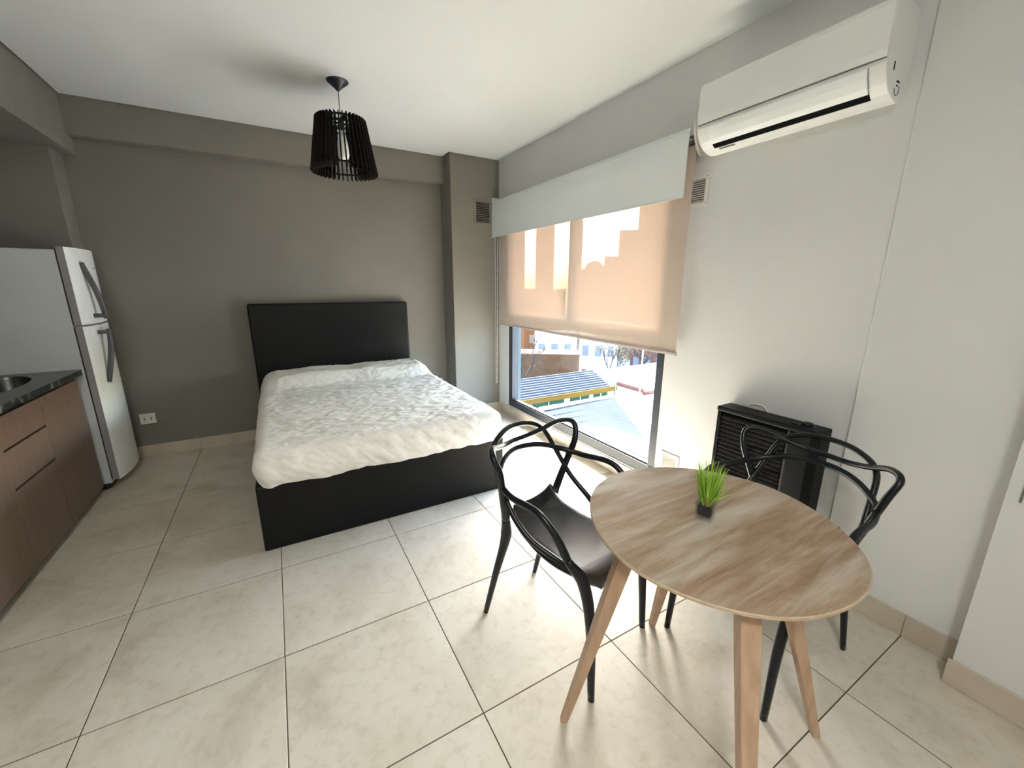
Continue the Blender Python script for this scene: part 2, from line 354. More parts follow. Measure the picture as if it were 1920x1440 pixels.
# ------------------------------------------------------------------ window
win = bpy.data.objects.new('window_1', None); COL.objects.link(win); struct(win, 'tall dark framed window with a fixed lower pane')
fx0, fx1 = XW + .003, XW + .075
fw = .085
boxes('frame', [(fx0, wy0 + .001, wz0 + .001, fx1, wy1 - .001, wz0 + .075)], frame_m, win, bevel=.004)
boxes('frame', [(fx0, wy0 + .001, wz1 - fw, fx1, wy1 - .001, wz1 - .001)], frame_m, win, bevel=.004)
boxes('frame', [(fx0, wy1 - .075, wz0 + .076, fx1, wy1 - .001, wz1 - fw - .001)], frame_m, win, bevel=.004)
boxes('frame', [(fx0, wy0 + .001, wz0 + .076, fx1, wy0 + .066, wz1 - fw - .001)], frame_m, win, bevel=.004)
boxes('transom', [(fx0, wy0 + .067, 1.075, fx1, wy1 - .076, 1.185)], frame_m, win, bevel=.004)
boxes('mullion', [(fx0, .575, 1.186, fx1, .665, wz1 - fw - .001)], frame_m, win, bevel=.004)
boxes('glazing_bead', [(fx0 + .012, wy0 + .067, wz0 + .0765, fx0 + .03, wy1 - .076, wz0 + .088)], gasket_m, win)
boxes('pane', [(XW + .045, wy0 + .067, wz0 + .0765, XW + .051, wy1 - .076, 1.0745)], pane_m, win)
boxes('pane', [(XW + .045, wy0 + .067, 1.1855, XW + .051, .5745, wz1 - fw - .0015)], pane_m, win)
boxes('pane', [(XW + .045, .6655, 1.1855, XW + .051, wy1 - .076, wz1 - fw - .0015)], pane_m, win)

# ------------------------------------------------------------------ roller blind
bl = empty('roller_blind', 'beige see-through roller blind half lowered over the window, with gray-white valance', 'blind', (2.29, .64, 2.3))
def rel(o, root):
    o.matrix_parent_inverse = Matrix.Translation(-Vector(root.location)) if root.rotation_euler.z == 0 else (Matrix.Translation(root.location) @ Matrix.Rotation(root.rotation_euler.z, 4, 'Z')).inverted()
def sheet(name, x, y0, y1, z0, z1, m, ny=40, nz=30, wav=.002, seed=0, t=0.0):
    bm = bmesh.new(); V = []
    for i in range(ny + 1):
        r_ = []
        for k in range(nz + 1):
            y = y0 + (y1 - y0) * i / ny; z = z0 + (z1 - z0) * k / nz
            r_.append(bm.verts.new((x + wav * noise.noise((y * 3 + seed, z * 1.2, seed)), y, z)))
        V.append(r_)
    for i in range(ny):
        for k in range(nz): bm.faces.new((V[i][k], V[i + 1][k], V[i + 1][k + 1], V[i][k + 1]))
    me = done(bm, name); return link(name, me, m, None, True)
fab = sheet('fabric', 2.285, -.535, 1.805, 1.052, 2.25, screen_m, wav=.006, seed=3); fab.parent = bl; rel(fab, bl)
hem = prism('hem_bar', [(2.278, 1.034), (2.292, 1.034), (2.294, 1.040), (2.294, 1.052), (2.277, 1.052), (2.276, 1.040)], 'y', -.537, 1.807, mat('beige_hem_fabric', (.46, .41, .37), .7, var=.08, scale=30), bl); rel(hem, bl)
vp = [(2.240, 1.958), (2.243, 1.956), (2.246, 1.96), (2.246, 2.20), (2.249, 2.29), (2.256, 2.318), (2.253, 2.320), (2.244, 2.296), (2.240, 2.2)]
vo = prism('valance', vp, 'y', -.512, 1.902, val_m, bl); rel(vo, bl)
vh = boxes('valance_hem', [(2.2385, -.512, 1.955, 2.2395, 1.902, 1.962)], mat('white_hem_band', (.78, .79, .76), .7, var=.03), bl); rel(vh, bl)
ro = tube('roller_tube', [(2.29, -.52, 2.262), (2.29, 1.86, 2.262)], .026, steel, bl, n=16); rel(ro, bl)
capp = [(XW, 2.178), (2.322, 2.176), (2.306, 2.186), (2.284, 2.214), (2.264, 2.25), (2.250, 2.29), (2.243, 2.33), (2.243, 2.352), (2.25, 2.358), (XW, 2.358)]
for y in (-.545, 1.893):
    e_ = prism('end_cap', capp, 'y', y, y + .012, plate_m, bl, bevel=.0015); rel(e_, bl)
def chain_pts():
    P = []
    for k in range(0, 41): P.append((2.262, 1.872 - .014 * min(1, k / 26), 2.24 - (2.24 - .37) * k / 40))
    for k in range(1, 8):
        a = math.pi * k / 8; P.append((2.262 + .006 - .006 * math.cos(a), 1.858 - .0, .37 - .02 * math.sin(a)))
    for k in range(0, 41): P.append((2.274, 1.858 - .03 * math.sin(math.pi * k / 40 * .5), .37 + (2.24 - .37) * k / 40))
    return [Vector(p) for p in P]
bm = bmesh.new(); cp = chain_pts(); sweep(bm, cp, [.0028 if i % 2 else .0018 for i in range(len(cp))], 6)
ch = link('bead_chain', done(bm, 'bead_chain'), chain_m, bl, True); rel(ch, bl)
# ------------------------------------------------------------------ vents
def vent(label, axis, c, w, h, n, back, fm):
    """axis 'x': on the window wall facing -x ; 'y': facing -y"""
    rz = R(-90) if axis == 'x' else 0
    e_ = empty('air_vent', label, 'vent', c, rz, 'ventilation grilles')
    b_ = .022
    boxes('frame', [(-w / 2, -.008, -h / 2, w / 2, 0, -h / 2 + b_), (-w / 2, -.008, h / 2 - b_, w / 2, 0, h / 2), (-w / 2, -.008, -h / 2 + b_, -w / 2 + b_, 0, h / 2 - b_), (w / 2 - b_, -.008, -h / 2 + b_, w / 2, 0, h / 2 - b_)], fm, e_, bevel=.0015, seg=1)
    boxes('backing', [(-w / 2 + b_, -.0015, -h / 2 + b_, w / 2 - b_, -.0005, h / 2 - b_)], back, e_)
    ih = h - 2 * b_; p = ih / n
    bm = bmesh.new(); bm_box(bm, -w / 2 + b_, -.0008, -p * .30, w / 2 - b_, 0, p * .30)
    for v in bm.verts:
        if v.co.z < 0: v.co.y -= .006
    me = done(bm, 'slat'); me.materials.append(fm)
    for k in range(n):
        s = bpy.data.objects.new('slat', me); COL.objects.link(s); s.parent = e_; s.location = (0, -.0015, -ih / 2 + p * (k + .5))
    for _q in (0,):
        for sx in (-1, 1):
            for sz in (-1, 1):
                q = boxes('screw', [(-.003, -.0095, -.003, .003, -.008, .003)], gray_trim, e_, bevel=.0008, seg=1); q.location = (sx * (w / 2 - .011), 0, sz * (h / 2 - .011))
    return e_
vent('square vent grille high on the taupe column, partly behind the blind valance', 'y', (2.14, YC, 2.205), .20, .245, 12, dark_slot, mat('taupe_vent_paint', (.20, .185, .155), .6))
vent('square white vent grille high on the white wall, right of the blind', 'x', (XW, -.52, 1.995), .175, .165, 10, gray_trim, mat('white_vent_paint', (.66, .65, .61), .5))
vent('low white vent grille on the wall beside the window foot', 'x', (XW, -.535, .285), .15, .15, 8, plate_m, MATS['white_vent_paint'])

# ------------------------------------------------------------------ air conditioner
ac = empty('air_conditioner', 'white wall mounted split air conditioner above the heater', 'air conditioner', (XW, -1.03, 2.3))
y0, y1 = -1.418, -.648
def U(o): rel(o, ac); return o
body_prof = [(XW, 2.175), (2.30, 2.150), (2.262, 2.141), (2.225, 2.146), (2.19, 2.160), (2.160, 2.186), (2.140, 2.216), (2.128, 2.246), (2.134, 2.26), (2.134, 2.43), (2.15, 2.452), (2.2, 2.462), (XW, 2.462)]
U(prism('casing', body_prof, 'y', y0, y1, ac_m, ac, bevel=.0035))
U(prism('front_panel', [(2.133, 2.2645), (2.127, 2.2655), (2.1235, 2.29), (2.1235, 2.425), (2.128, 2.442), (2.14, 2.452), (2.146, 2.452), (2.136, 2.43)], 'y', y0 + .002, y1 - .002, ac_m, ac, bevel=.001))
U(boxes('panel_seam', [(2.1295, y0 + .006, 2.262, 2.134, y1 - .006, 2.2645)], gray_trim, ac))
U(prism('outlet_slot', [(2.186, 2.1612), (2.160, 2.1845), (2.164, 2.188), (2.20, 2.165), (2.2, 2.1545)], 'y', y0 + .055, y1 - .065, dark_slot, ac))
fp = [(2.1575, 2.1885), (2.138, 2.217), (2.1275, 2.243), (2.1235, 2.242), (2.133, 2.214), (2.150, 2.1855), (2.168, 2.1675), (2.1705, 2.171)]
U(prism('flap', fp, 'y', y0 + .055, y1 - .065, ac_flap_m, ac, bevel=.0008))
for yy in (y0 + .052, y1 - .065):
    U(prism('flap_joint', [(2.1594, 2.1854), (2.1394, 2.2156), (2.1274, 2.2456), (2.129, 2.2456), (2.141, 2.2164), (2.161, 2.1866)], 'y', yy, yy + .0016, gray_trim, ac))
U(boxes('gray_sticker', [(2.2055, y1 - .165, 2.1472, 2.217, y1 - .085, 2.1492)], mat('gray_print', (.35, .35, .34), .6, var=.5, scale=160), ac))
U(boxes('panel_mark', [(2.1222, -1.05, 2.302, 2.1236, -.99, 2.306)], ac_flap_m, ac))
U(boxes('side_slot', [(2.19, y0 - .0008, 2.235, 2.198, y0 + .002, 2.262)], dark_slot, ac))
U(boxes('side_slot', [(2.236, y0 - .0008, 2.205, 2.262, y0 + .002, 2.211), (2.240, y0 - .0008, 2.192, 2.252, y0 + .002, 2.197)], dark_slot, ac))
U(tube('pipe_knockout', [(2.225, y0 - .0005, 2.182), (2.24, y0 - .0005, 2.163), (2.262, y0 - .0005, 2.170), (2.266, y0 - .0005, 2.195)], .0016, gray_trim, ac, n=6))

# ------------------------------------------------------------------ wall heater
ht = empty('gas_heater', 'black louvred gas wall heater on the white wall behind the table', 'heater', (XW, -1.155, .2))
hx0, hx1, hy0, hy1, hz0, hz1 = 2.205, XW - .006, -1.405, -.905, .20, .815
def V_(o): rel(o, ht); return o
V_(prism('casing', [(hx1, hy0 + .0), (hx0 + .03, hy0), (hx0 + .012, hy0 + .01), (hx0 + .018, hy0 + .135), (hx0 + .03, hy0 + .14), (hx0 + .03, hy1 - .022), (hx0 + .006, hy1 - .022), (hx0 + .004, hy1 - .004), (hx0 + .014, hy1), (hx1, hy1)], 'z', hz0, hz1 - .028, heater_m, ht))
V_(boxes('top_cover', [(hx0, hy0 - .003, hz1 - .028, hx1, hy1 + .003, hz1)], heater_m, ht, bevel=.008))
V_(prism('control_panel', [(hx0 + .03, hy0 + .137), (hx0 + .004, hy0 + .132), (hx0, hy0 + .12), (hx0 + .0, hy0 + .03), (hx0 + .012, hy0 + .008), (hx0 + .03, hy0)], 'z', hz0 + .002, hz1 - .03, heater_m, ht, bevel=.002))
V_(boxes('inner_grille', [(hx0 + .024, hy0 + .14, hz0 + .003, hx0 + .0295, hy1 - .0225, hz1 - .029)], dark_slot, ht))
nl = 24; pz = (hz1 - .045 - hz0) / nl
bm = bmesh.new(); bm_box(bm, 0, hy0 + .14, -pz * .1, .003, hy1 - .024, pz * .42)
for v in bm.verts:
    if v.co.z > 0: v.co.x += .016
bmesh.ops.bevel(bm, geom=list(bm.edges), offset=.001, segments=1, affect='EDGES')
lm = done(bm, 'louver'); lm.materials.append(mat('black_louver_enamel', (.035, .033, .032), .45, var=.2))
for k in range(nl):
    s = bpy.data.objects.new('louver', lm); COL.objects.link(s); s.parent = ht; s.location = (hx0 + .005, 0, hz0 + .006 + pz * k); rel(s, ht)
V_(lathe('knob', [(.026, hz1 - .001), (.026, hz1 + .012), (.022, hz1 + .017), (0, hz1 + .018)], black_plastic, ht, n=20, at=(2.262, -1.327)))
V_(lathe('dial_ring', [(.036, hz1 - .001), (.036, hz1 + .002), (0, hz1 + .0025)], black_plastic, ht, n=24, at=(2.262, -1.327)))
V_(boxes('ignition_button', [(2.236, -1.292, hz1 - .001, 2.256, -1.268, hz1 + .006)], black_plastic, ht, bevel=.002))
V_(tube('gas_pipe', [(2.326, -1.00, .79), (2.322, -1.01, .828), (2.322, -1.05, .842), (2.322, -1.09, .838), (2.326, -1.12, .80)], .005, plate_m, ht, n=8))

# ------------------------------------------------------------------ wall panel at right
wp = tag(boxes('wall_panel', [(X2 - .006, -2.32, .775, X2, -2.005, 1.25)], white_wall, bevel=.002), 'flush white panel on the near white wall at the picture edge', 'panel')
boxes('edge_gap', [(X2 - .0062, -2.004, .775, X2 - .0002, -2.0005, 1.25)], gray_trim, wp)

# ------------------------------------------------------------------ outlets
def outlet(label, x0, x1, z0, z1, plug=False):
    e_ = empty('wall_outlet', label, 'outlet', ((x0 + x1) / 2, YB, (z0 + z1) / 2), 0, 'wall outlets')
    w, h = x1 - x0, z1 - z0
    boxes('plate', [(-w / 2, -.012, -h / 2, w / 2, 0, h / 2)], plate_m, e_, bevel=.003)
    boxes('socket', [(-w / 2 + .012, -.0135, -h / 2 + .02, w / 2 - .012, -.0115, h / 2 - .018)], plate_m, e_, bevel=.0008, seg=1)
    for sx in (-.022, .022):
        q = boxes('slot', [(sx - .005, -.0142, -.012, sx + .005, -.0134, .012)], gray_trim, e_)
    return e_
outlet('white double wall outlet low beside the fridge foot', -.975, -.869, .297, .388)
outlet('white wall outlet half hidden by the bed, near the column', 1.60, 1.732, .318, .405)

# ------------------------------------------------------------------ pendant lamp
LX, LY = .64, .93
pl = empty('pendant_lamp', 'black slatted drum pendant lamp hanging from the ceiling', 'lamp', (LX, LY, H))
def K(o): rel(o, pl); return o
K(lathe('canopy', [(.0, 2.668), (.006, 2.668), (.012, 2.674), (.03, 2.692), (.056, 2.712), (.066, 2.7205), (.068, 2.7249), (.0, 2.7249)], canopy_m, pl, 32, (LX, LY)))
K(tube('cord', [(LX, LY, 2.675), (LX, LY, 2.5)], .0028, mat('gray_cord', (.10, .10, .10), .6), pl, 8))
NS = 40; zt, zb = 2.512, 2.182; rt, rb = .158, .212
bm = bmesh.new()
def slatv(r, z, t): return bm.verts.new((r, t, z))
sv = []
for t in (-.0029, .0029):
    sv.append([slatv(rb - .044, zb + .004, t), slatv(rb - .006, zb, t), slatv(rb, zb + .006, t), slatv(rt, zt - .006, t), slatv(rt - .006, zt, t), slatv(rt - .040, zt - .004, t)])
bm.faces.new(sv[0]); bm.faces.new(sv[1][::-1])
for k in range(6): bm.faces.new((sv[0][k], sv[0][(k + 1) % 6], sv[1][(k + 1) % 6], sv[1][k]))
sm = done(bm, 'slat'); sm.materials.append(slat_m)
for k in range(NS):
    s = bpy.data.objects.new('slat', sm); COL.objects.link(s); s.parent = pl; s.location = (0, 0, -H); s.rotation_euler = (0, 0, 2 * math.pi * (k + .5) / NS)
def ring(name, r0, r1, z, th):
    bm = bmesh.new(); n = 48; rr = []
    for r, zz in ((r0, z), (r1, z), (r1, z + th), (r0, z + th)):
        rr.append([bm.verts.new((LX + r * math.cos(2 * math.pi * k / n), LY + r * math.sin(2 * math.pi * k / n), zz)) for k in range(n)])
    for a in range(4):
        for k in range(n): bm.faces.new((rr[a][k], rr[a][(k + 1) % n], rr[(a + 1) % 4][(k + 1) % n], rr[(a + 1) % 4][k]))
    return K(link(name, done(bm, name), slat_m, pl))
ring('ring', .172, .192, 2.215, .006)
ring('ring', .120, .150, 2.462, .006); ring('ring', .125, .145, 2.495, .006)
K(boxes('cross_arm', [(LX - .13, LY - .012, 2.480, LX + .13, LY + .012, 2.486)], slat_m, pl))
K(boxes('cross_arm', [(LX - .012, LY - .13, 2.4865, LX + .012, LY + .13, 2.4925)], slat_m, pl))
K(lathe('socket', [(.018, 2.44), (.020, 2.46), (.020, 2.50), (.008, 2.515), (0, 2.515)], canopy_m, pl, 20, (LX, LY)))
b_ = K(lathe('bulb', [(0, 2.268), (.018, 2.270), (.03, 2.279), (.036, 2.296), (.037, 2.33), (.034, 2.365), (.026, 2.395), (.019, 2.41), (0, 2.41)], bulb_m, pl, 24, (LX, LY)))
K(lathe('bulb_base', [(.0185, 2.408), (.022, 2.415), (.02, 2.435), (.014, 2.445), (0, 2.445)], mat('gray_bulb_base', (.42, .42, .40), .4), pl, 20, (LX, LY)))

# ------------------------------------------------------------------ unseen ceiling light added behind the viewer, fill for the near floor
cl_ = empty('fill_ceiling_light', 'added round white fill light on the ceiling, unseen behind the viewer', 'ceiling light', (-.45, -2.9, H))
lm_ = bpy.data.materials.new('lit_opal_diffuser'); lm_.use_nodes = True
_n = lm_.node_tree.nodes; _n.remove(_n['Principled BSDF']); _e = _n.new('ShaderNodeEmission'); _e.inputs[0].default_value = (1, .97, .92, 1); _e.inputs[1].default_value = 5.4
lm_.node_tree.links.new(_e.outputs[0], _n['Material Output'].inputs[0])
o = lathe('base', [(0, H - .03), (.235, H - .03), (.24, H - .02), (.24, H - .0005), (0, H - .0005)], plate_m, cl_, 40, (-.45, -2.9)); rel(o, cl_)
o = lathe('diffuser', [(0, H - .062), (.12, H - .06), (.20, H - .05), (.225, H - .0305), (0, H - .0304)], lm_, cl_, 40, (-.45, -2.9)); rel(o, cl_)

# ------------------------------------------------------------------ fridge
fr = empty('refrigerator', 'white two door refrigerator with gray handles beside the kitchen counter', 'refrigerator', (-1.35, 1.81, 0))
def F(o): rel(o, fr); return o
fy0, fy1 = 1.575, 2.1 - .002
fy1 = 1.995
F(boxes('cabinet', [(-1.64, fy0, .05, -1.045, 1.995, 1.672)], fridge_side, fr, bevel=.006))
F(boxes('kick_base', [(-1.62, fy0 + .015, .012, -1.06, 1.985, .05)], gasket_m, fr))
for fxx in (-1.6, -1.09):
    for fyy in (fy0 + .04, 1.95): F(lathe('foot', [(.016, 0), (.018, .004), (.012, .014), (0, .014)], gasket_m, fr, 12, (fxx, fyy)))
def door_prof(n=14):
    ya, yb = fy0 - .004, 2.052; P = [(-1.036, yb), (-1.036, ya)]
    for k in range(n + 1):
        t = k / n; y = ya + (yb - ya) * t
        P.append((-1.000 + .036 * (1 - (2 * t - 1) ** 2) ** .8, y))
    return P
dp = door_prof()
door_edge_m = mat('mid_gray_door_edge', (.27, .26, .275), .5, var=.05)
def door(name, z0, z1):
    d = F(prism(name, dp, 'z', z0, z1, None, fr, bevel=.0))
    d.data.materials.append(fridge_m); d.data.materials.append(door_edge_m)
    for p in d.data.polygons:
        c = p.center
        if p.normal.y < -.9 and c.x < -.998: p.material_index = 1
    return d
d1 = door('freezer_door', 1.193, 1.690); d2 = door('fridge_door', .075, 1.180)
for z0, z1 in ((1.195, 1.675), (.08, 1.178)):
    F(boxes('gasket', [(-1.045, fy0 + .004, z0, -1.0362, 1.99, z1)], gasket_m, fr))
def xs(y):
    t = (y - (fy0 - .004)) / (2.052 - (fy0 - .004)); return -1.000 + .036 * max(0, (1 - (2 * t - 1) ** 2)) ** .8
def handle(name, za, zb, dr):
    y = 1.70 if True else 0
    bm = bmesh.new(); pts = []; rad = []
    n = 14
    for k in range(n + 1):
        t = k / n; z = za + (zb - za) * t; yy = 1.69 + .052 * t
        pts.append(Vector((xs(yy) + .006 + .042 * math.sin(min(1, t * 1.15) * math.pi * .5) ** 1.2, yy, z))); rad.append(.013 + .003 * math.sin(math.pi * t))
    sweep(bm, pts, rad, 10, 1.25)
    zz = zb - math.copysign(.02, zb - za); yy = 1.742
    sweep(bm, [Vector((xs(yy) - .004, yy - .035, zz)), Vector((xs(yy) + .046, yy, zz))], [.014, .014], 8)
    h = F(link(name, done(bm, name), handle_m, fr, True))
    return h
h1 = handle('handle', 1.600, 1.225, 1); h2 = handle('handle', .775, 1.150, -1)
F(boxes('badge', [(xs(1.90) - .001, 1.885, 1.565, xs(1.90) + .0025, 1.92, 1.573)], gray_trim, fr, bevel=.001, seg=1))
F(boxes('side_label', [(-1.12, fy0 - .0008, .14, -1.10, fy0 + .0, .215)], gray_trim, fr))

# ------------------------------------------------------------------ kitchen units
cx = -1.08; ct = .862
def unit(label, ya, yb, fronts):
    e_ = empty('base_cabinet', label, 'cabinet', (-1.4, (ya + yb) / 2, 0), 0, 'kitchen base cabinets')
    c = boxes('carcass', [(XK + .001, ya + .001, .09, cx - .018, yb - .001, .72)], carc_m, e_); rel(c, e_)
    k = boxes('plinth', [(XK + .001, ya + .001, 0, cx - .06, yb - .001, .09)], carc_m, e_); rel(k, e_)
    for nm, a, b, z0, z1 in fronts:
        f = boxes(nm, [(cx - .0175, a, z0, cx, b, z1)], front_m, e_, bevel=.0015, seg=1); rel(f, e_)
    return e_
g = .004
unit('brown base cabinet with one tall door, next to the fridge', 1.012, 1.535, [('door', 1.012 + g, 1.535 - .002, .05, .838)])
unit('brown base cabinet with two drawers over a door, second from the fridge', .577, 1.012, [('drawer', .577 + .001, 1.012 - g, .681, .838), ('drawer', .577 + .001, 1.012 - g, .478, .669), ('door', .577 + .001, 1.012 - g, .05, .466)])
unit('brown base cabinet with plain door at the left picture edge', -.05, .577, [('door', -.05 + g, .577 - .001, .05, .838)])
unit('brown base cabinet with plain door nearest the viewer', -.65, -.05, [('door', -.65 + g, -.05 - .001, .05, .838)])
# worktop with oval cut-out
SX, SY, SA, SB = -1.33, 1.09, .165, .36
def worktop():
    bm = bmesh.new(); n = 64; x0, x1, ya, yb = XK + .001, -1.052, -.66, 1.55; z1, z0 = .9, .864
    def rect(a):
        dx, dy = math.cos(a), math.sin(a); t = 1e9
        if dx > 1e-9: t = min(t, (x1 - SX) / dx)
        if dx < -1e-9: t = min(t, (x0 - SX) / dx)
        if dy > 1e-9: t = min(t, (yb - SY) / dy)
        if dy < -1e-9: t = min(t, (ya - SY) / dy)
        return SX + dx * t, SY + dy * t
    ang = sorted([2 * math.pi * k / n for k in range(n)] + [math.atan2(y - SY, x - SX) % (2 * math.pi) for x in (x0, x1) for y in (ya, yb)])
    rings = []
    for z in (z1, z0):
        inn = [bm.verts.new((SX + SA * math.cos(a), SY + SB * math.sin(a), z)) for a in ang]; out = [bm.verts.new((*rect(a), z)) for a in ang]; rings.append((inn, out))
    m_ = len(ang)
    for k in range(m_):
        j = (k + 1) % m_
        bm.faces.new((rings[0][0][k], rings[0][0][j], rings[0][1][j], rings[0][1][k]))
        bm.faces.new((rings[1][0][k], rings[1][1][k], rings[1][1][j], rings[1][0][j]))
        bm.faces.new((rings[0][0][k], rings[1][0][k], rings[1][0][j], rings[0][0][j]))
        f = bm.faces.new((rings[0][1][k], rings[0][1][j], rings[1][1][j], rings[1][1][k])); f.material_index = 1
    me = done(bm, 'worktop'); return link('worktop', me, None, None, False, [granite, granite_edge])
tag(worktop(), 'dark polished granite worktop with a rough light-flecked edge', 'worktop')
def sink():
    bm = bmesh.new(); n = 40; rs = []
    for s_, z in ((.995, .898), (.985, .885), (.98, .80), (.9, .74), (.5, .73), (.05, .728)):
        rs.append([bm.verts.new((SX + SA * s_ * math.cos(2 * math.pi * k / n), SY + SB * s_ * math.sin(2 * math.pi * k / n), z)) for k in range(n)])
    for a, b in zip(rs, rs[1:]):
        for k in range(n): bm.faces.new((a[k], b[k], b[(k + 1) % n], a[(k + 1) % n]))
    bm.faces.new(rs[-1])
    me = bpy.data.meshes.new('sink'); bm.to_mesh(me); bm.free(); return link('sink', me, steel, None, True)
tag(sink(), 'oval dark steel sink set into the granite worktop', 'sink')

# ------------------------------------------------------------------ bed and mattress
bd = empty('bed', 'black leatherette double bed with tall flat headboard against the taupe wall', 'bed', (.68, 1.2, 0))
def B(o): rel(o, bd); return o
B(boxes('base', [(-.078, .198, 0, 1.447, 2.09, .395)], leather_m, bd, bevel=.01, seg=3))
B(boxes('headboard', [(-.088, 2.095, 0.02, 1.336, 2.185, 1.290)], leather_m, bd, bevel=.014, seg=3))
def mattress():
    x0, x1, y0_, y1_, z0, z1 = -.065, 1.432, .165, 2.085, .40, .605; r = .062
    bm = bmesh.new(); nx, ny, nz = 150, 180, 22
    def grid(fn, a, b):
        V = [[bm.verts.new(fn(i / a, k / b)) for k in range(b + 1)] for i in range(a + 1)]
        for i in range(a):
            for k in range(b): bm.faces.new((V[i][k], V[i + 1][k], V[i + 1][k + 1], V[i][k + 1]))
    X = lambda u: x0 + (x1 - x0) * u
    Y = lambda u: y0_ + (y1_ - y0_) * u
    Z = lambda u: z0 + (z1 - z0) * u
    grid(lambda u, v: (X(u), Y(v), z1), nx, ny); grid(lambda u, v: (X(u), y0_, Z(v)), nx, nz); grid(lambda u, v: (X(u), y1_, Z(v)), nx, nz)
    grid(lambda u, v: (x0, Y(u), Z(v)), ny, nz); grid(lambda u, v: (x1, Y(u), Z(v)), ny, nz)
    bmesh.ops.remove_doubles(bm, verts=bm.verts, dist=1e-5)
    uvl = bm.loops.layers.uv.new('cloth')
    for f in bm.faces:
        cm = f.calc_center_median()
        for lp in f.loops:
            p = lp.vert.co; dz = z1 - p.z
            u = p.x - (dz if cm.x <= x0 + 1e-4 else 0) + (dz if cm.x >= x1 - 1e-4 else 0); w = p.y - (dz if cm.y <= y0_ + 1e-4 else 0)
            lp[uvl].uv = (u, w)
    for v in bm.verts:
        p = v.co.copy()
        q = Vector((min(max(p.x, x0 + r), x1 - r), min(max(p.y, y0_ + r), y1_ - r), min(p.z, z1 - r)))
        d = p - q
        n_ = d.normalized() if d.length > 1e-6 else Vector((0, 0, 1))
        out = q + n_ * r
        top = max(0, n_.z); side = 1 - top
        # crinkles on top, run mostly across the bed
        w1 = noise.noise((p.x * 7, p.y * 19, 1.3)); w2 = noise.noise((p.x * 17 + 3, p.y * 34, 4.7)); w3 = noise.noise((p.x * 3, p.y * 4, 9.1))
        rid = (1 - abs(noise.noise((p.x * 6 + w3, p.y * 13 + w3 * 2, 2.2))) * 2)
        dz = .0030 * w1 + .0040 * w2 + .006 * w3 + .0028 * rid + .0045 * (1 - abs(noise.noise((p.x * 14 + w1, p.y * 40 + w1 * 2, 7.2))) * 2)
        out += n_ * (dz * top)
        # side drape: folds and puffs, wavy lower hem
        fs = noise.noise((p.x * 9 + p.z * 8, p.y * 9 - p.z * 6, p.z * 5))
        out += Vector((n_.x, n_.y, 0)) * (side * (.010 * fs + .006 * noise.noise((p.x * 22 + p.z * 20, p.y * 22 - p.z * 20, p.z * 9)) + .012 * noise.noise((p.x * 2.5, p.y * 2.5, 5))))
        if p.z < z1 - r:
            t = (z1 - r - p.z) / (z1 - r - z0)
            out.z += t * (.016 * noise.noise((p.x * 5, p.y * 5, 0)) + .010 * noise.noise((p.x * 13, p.y * 13, 3)) - .012)
            out += Vector((n_.x, n_.y, 0)) * (.012 * math.sin(t * math.pi) - .016 * t * t)
            if out.z < .3975:
                out.z = max(out.z, .375)
        # crown and pillows under the cover near the headboard
        tt = min(1, max(0, (p.y - 1.52) / .22)); bump = tt * tt * (3 - 2 * tt)
        end = min(1, max(0, (2.10 - p.y) / .10)) ** .5
        xx = min(1, max(0, (p.x - x0 + .0) / .14)) * min(1, max(0, (x1 - p.x) / .12)); xx = xx ** .6
        out.z += top * bump * end * xx * (.095 + .018 * noise.noise((p.x * 3.0, p.y * 5, 6)) - .012 * math.exp(-((p.x - .72) / .08) ** 2))
        v.co = out
    me = done(bm, 'mattress'); o = link('mattress', me, cloth_m, None, True); return o
tag(mattress(), 'mattress under a crumpled white quilted cover on the black bed', 'mattress')

# ------------------------------------------------------------------ table
tb = empty('dining_table', 'egg shaped whitewashed wooden table on four splayed beech legs', 'table', (1.18, -1.588, 0))
def T(o): rel(o, tb); return o
outl = [(.974, -1.245), (1.065, -1.168), (1.208, -1.125), (1.340, -1.147), (1.453, -1.208), (1.540, -1.292), (1.600, -1.385), (1.628, -1.475), (1.627, -1.562), (1.603, -1.651), (1.565, -1.732), (1.517, -1.804), (1.458, -1.860), (1.392, -1.899), (1.325, -1.920), (1.250, -1.928), (1.175, -1.922), (1.100, -1.904), (1.040, -1.877), (.987, -1.840), (.941, -1.793), (.903, -1.737), (.873, -1.672), (.855, -1.612), (.849, -1.545), (.861, -1.463), (.898, -1.360)]
def closed(P, n=5):
    o = []; L = len(P); P = [Vector((*p, 0)) for p in P]
    for i in range(L):
        a, b, c, d = P[i - 1], P[i], P[(i + 1) % L], P[(i + 2) % L]
        for k in range(n):
            t = k / n; o.append(.5 * ((2 * b) + (c - a) * t + (2 * a - 5 * b + 4 * c - d) * t * t + (3 * b - a - 3 * c + d) * t ** 3))
    return o
for _ in range(2):
    outl = [tuple((.25 * outl[i - 1][j] + .5 * outl[i][j] + .25 * outl[(i + 1) % len(outl)][j]) for j in (0, 1)) for i in range(len(outl))]
cc = closed(outl); cen = sum(cc, Vector()) / len(cc)
bm = bmesh.new(); rr = []
for ins, z in ((.03, .728), (.006, .7385), (-.001, .7415), (-.001, .7475), (.002, .75)):
    rr.append([bm.verts.new((p + (cen - p).normalized() * ins).xy[:] + (z,)) for p in cc])
for a, b in zip(rr, rr[1:]):
    for k in range(len(cc)):
        f = bm.faces.new((a[k], a[(k + 1) % len(cc)], b[(k + 1) % len(cc)], b[k])); f.material_index = 1
f = bm.faces.new(rr[-1]); f.material_index = 0
f = bm.faces.new(rr[0][::-1]); f.material_index = 1
to = T(link('tabletop', done(bm, 'tabletop'), None, tb, False, [top_m, top_edge_m]))
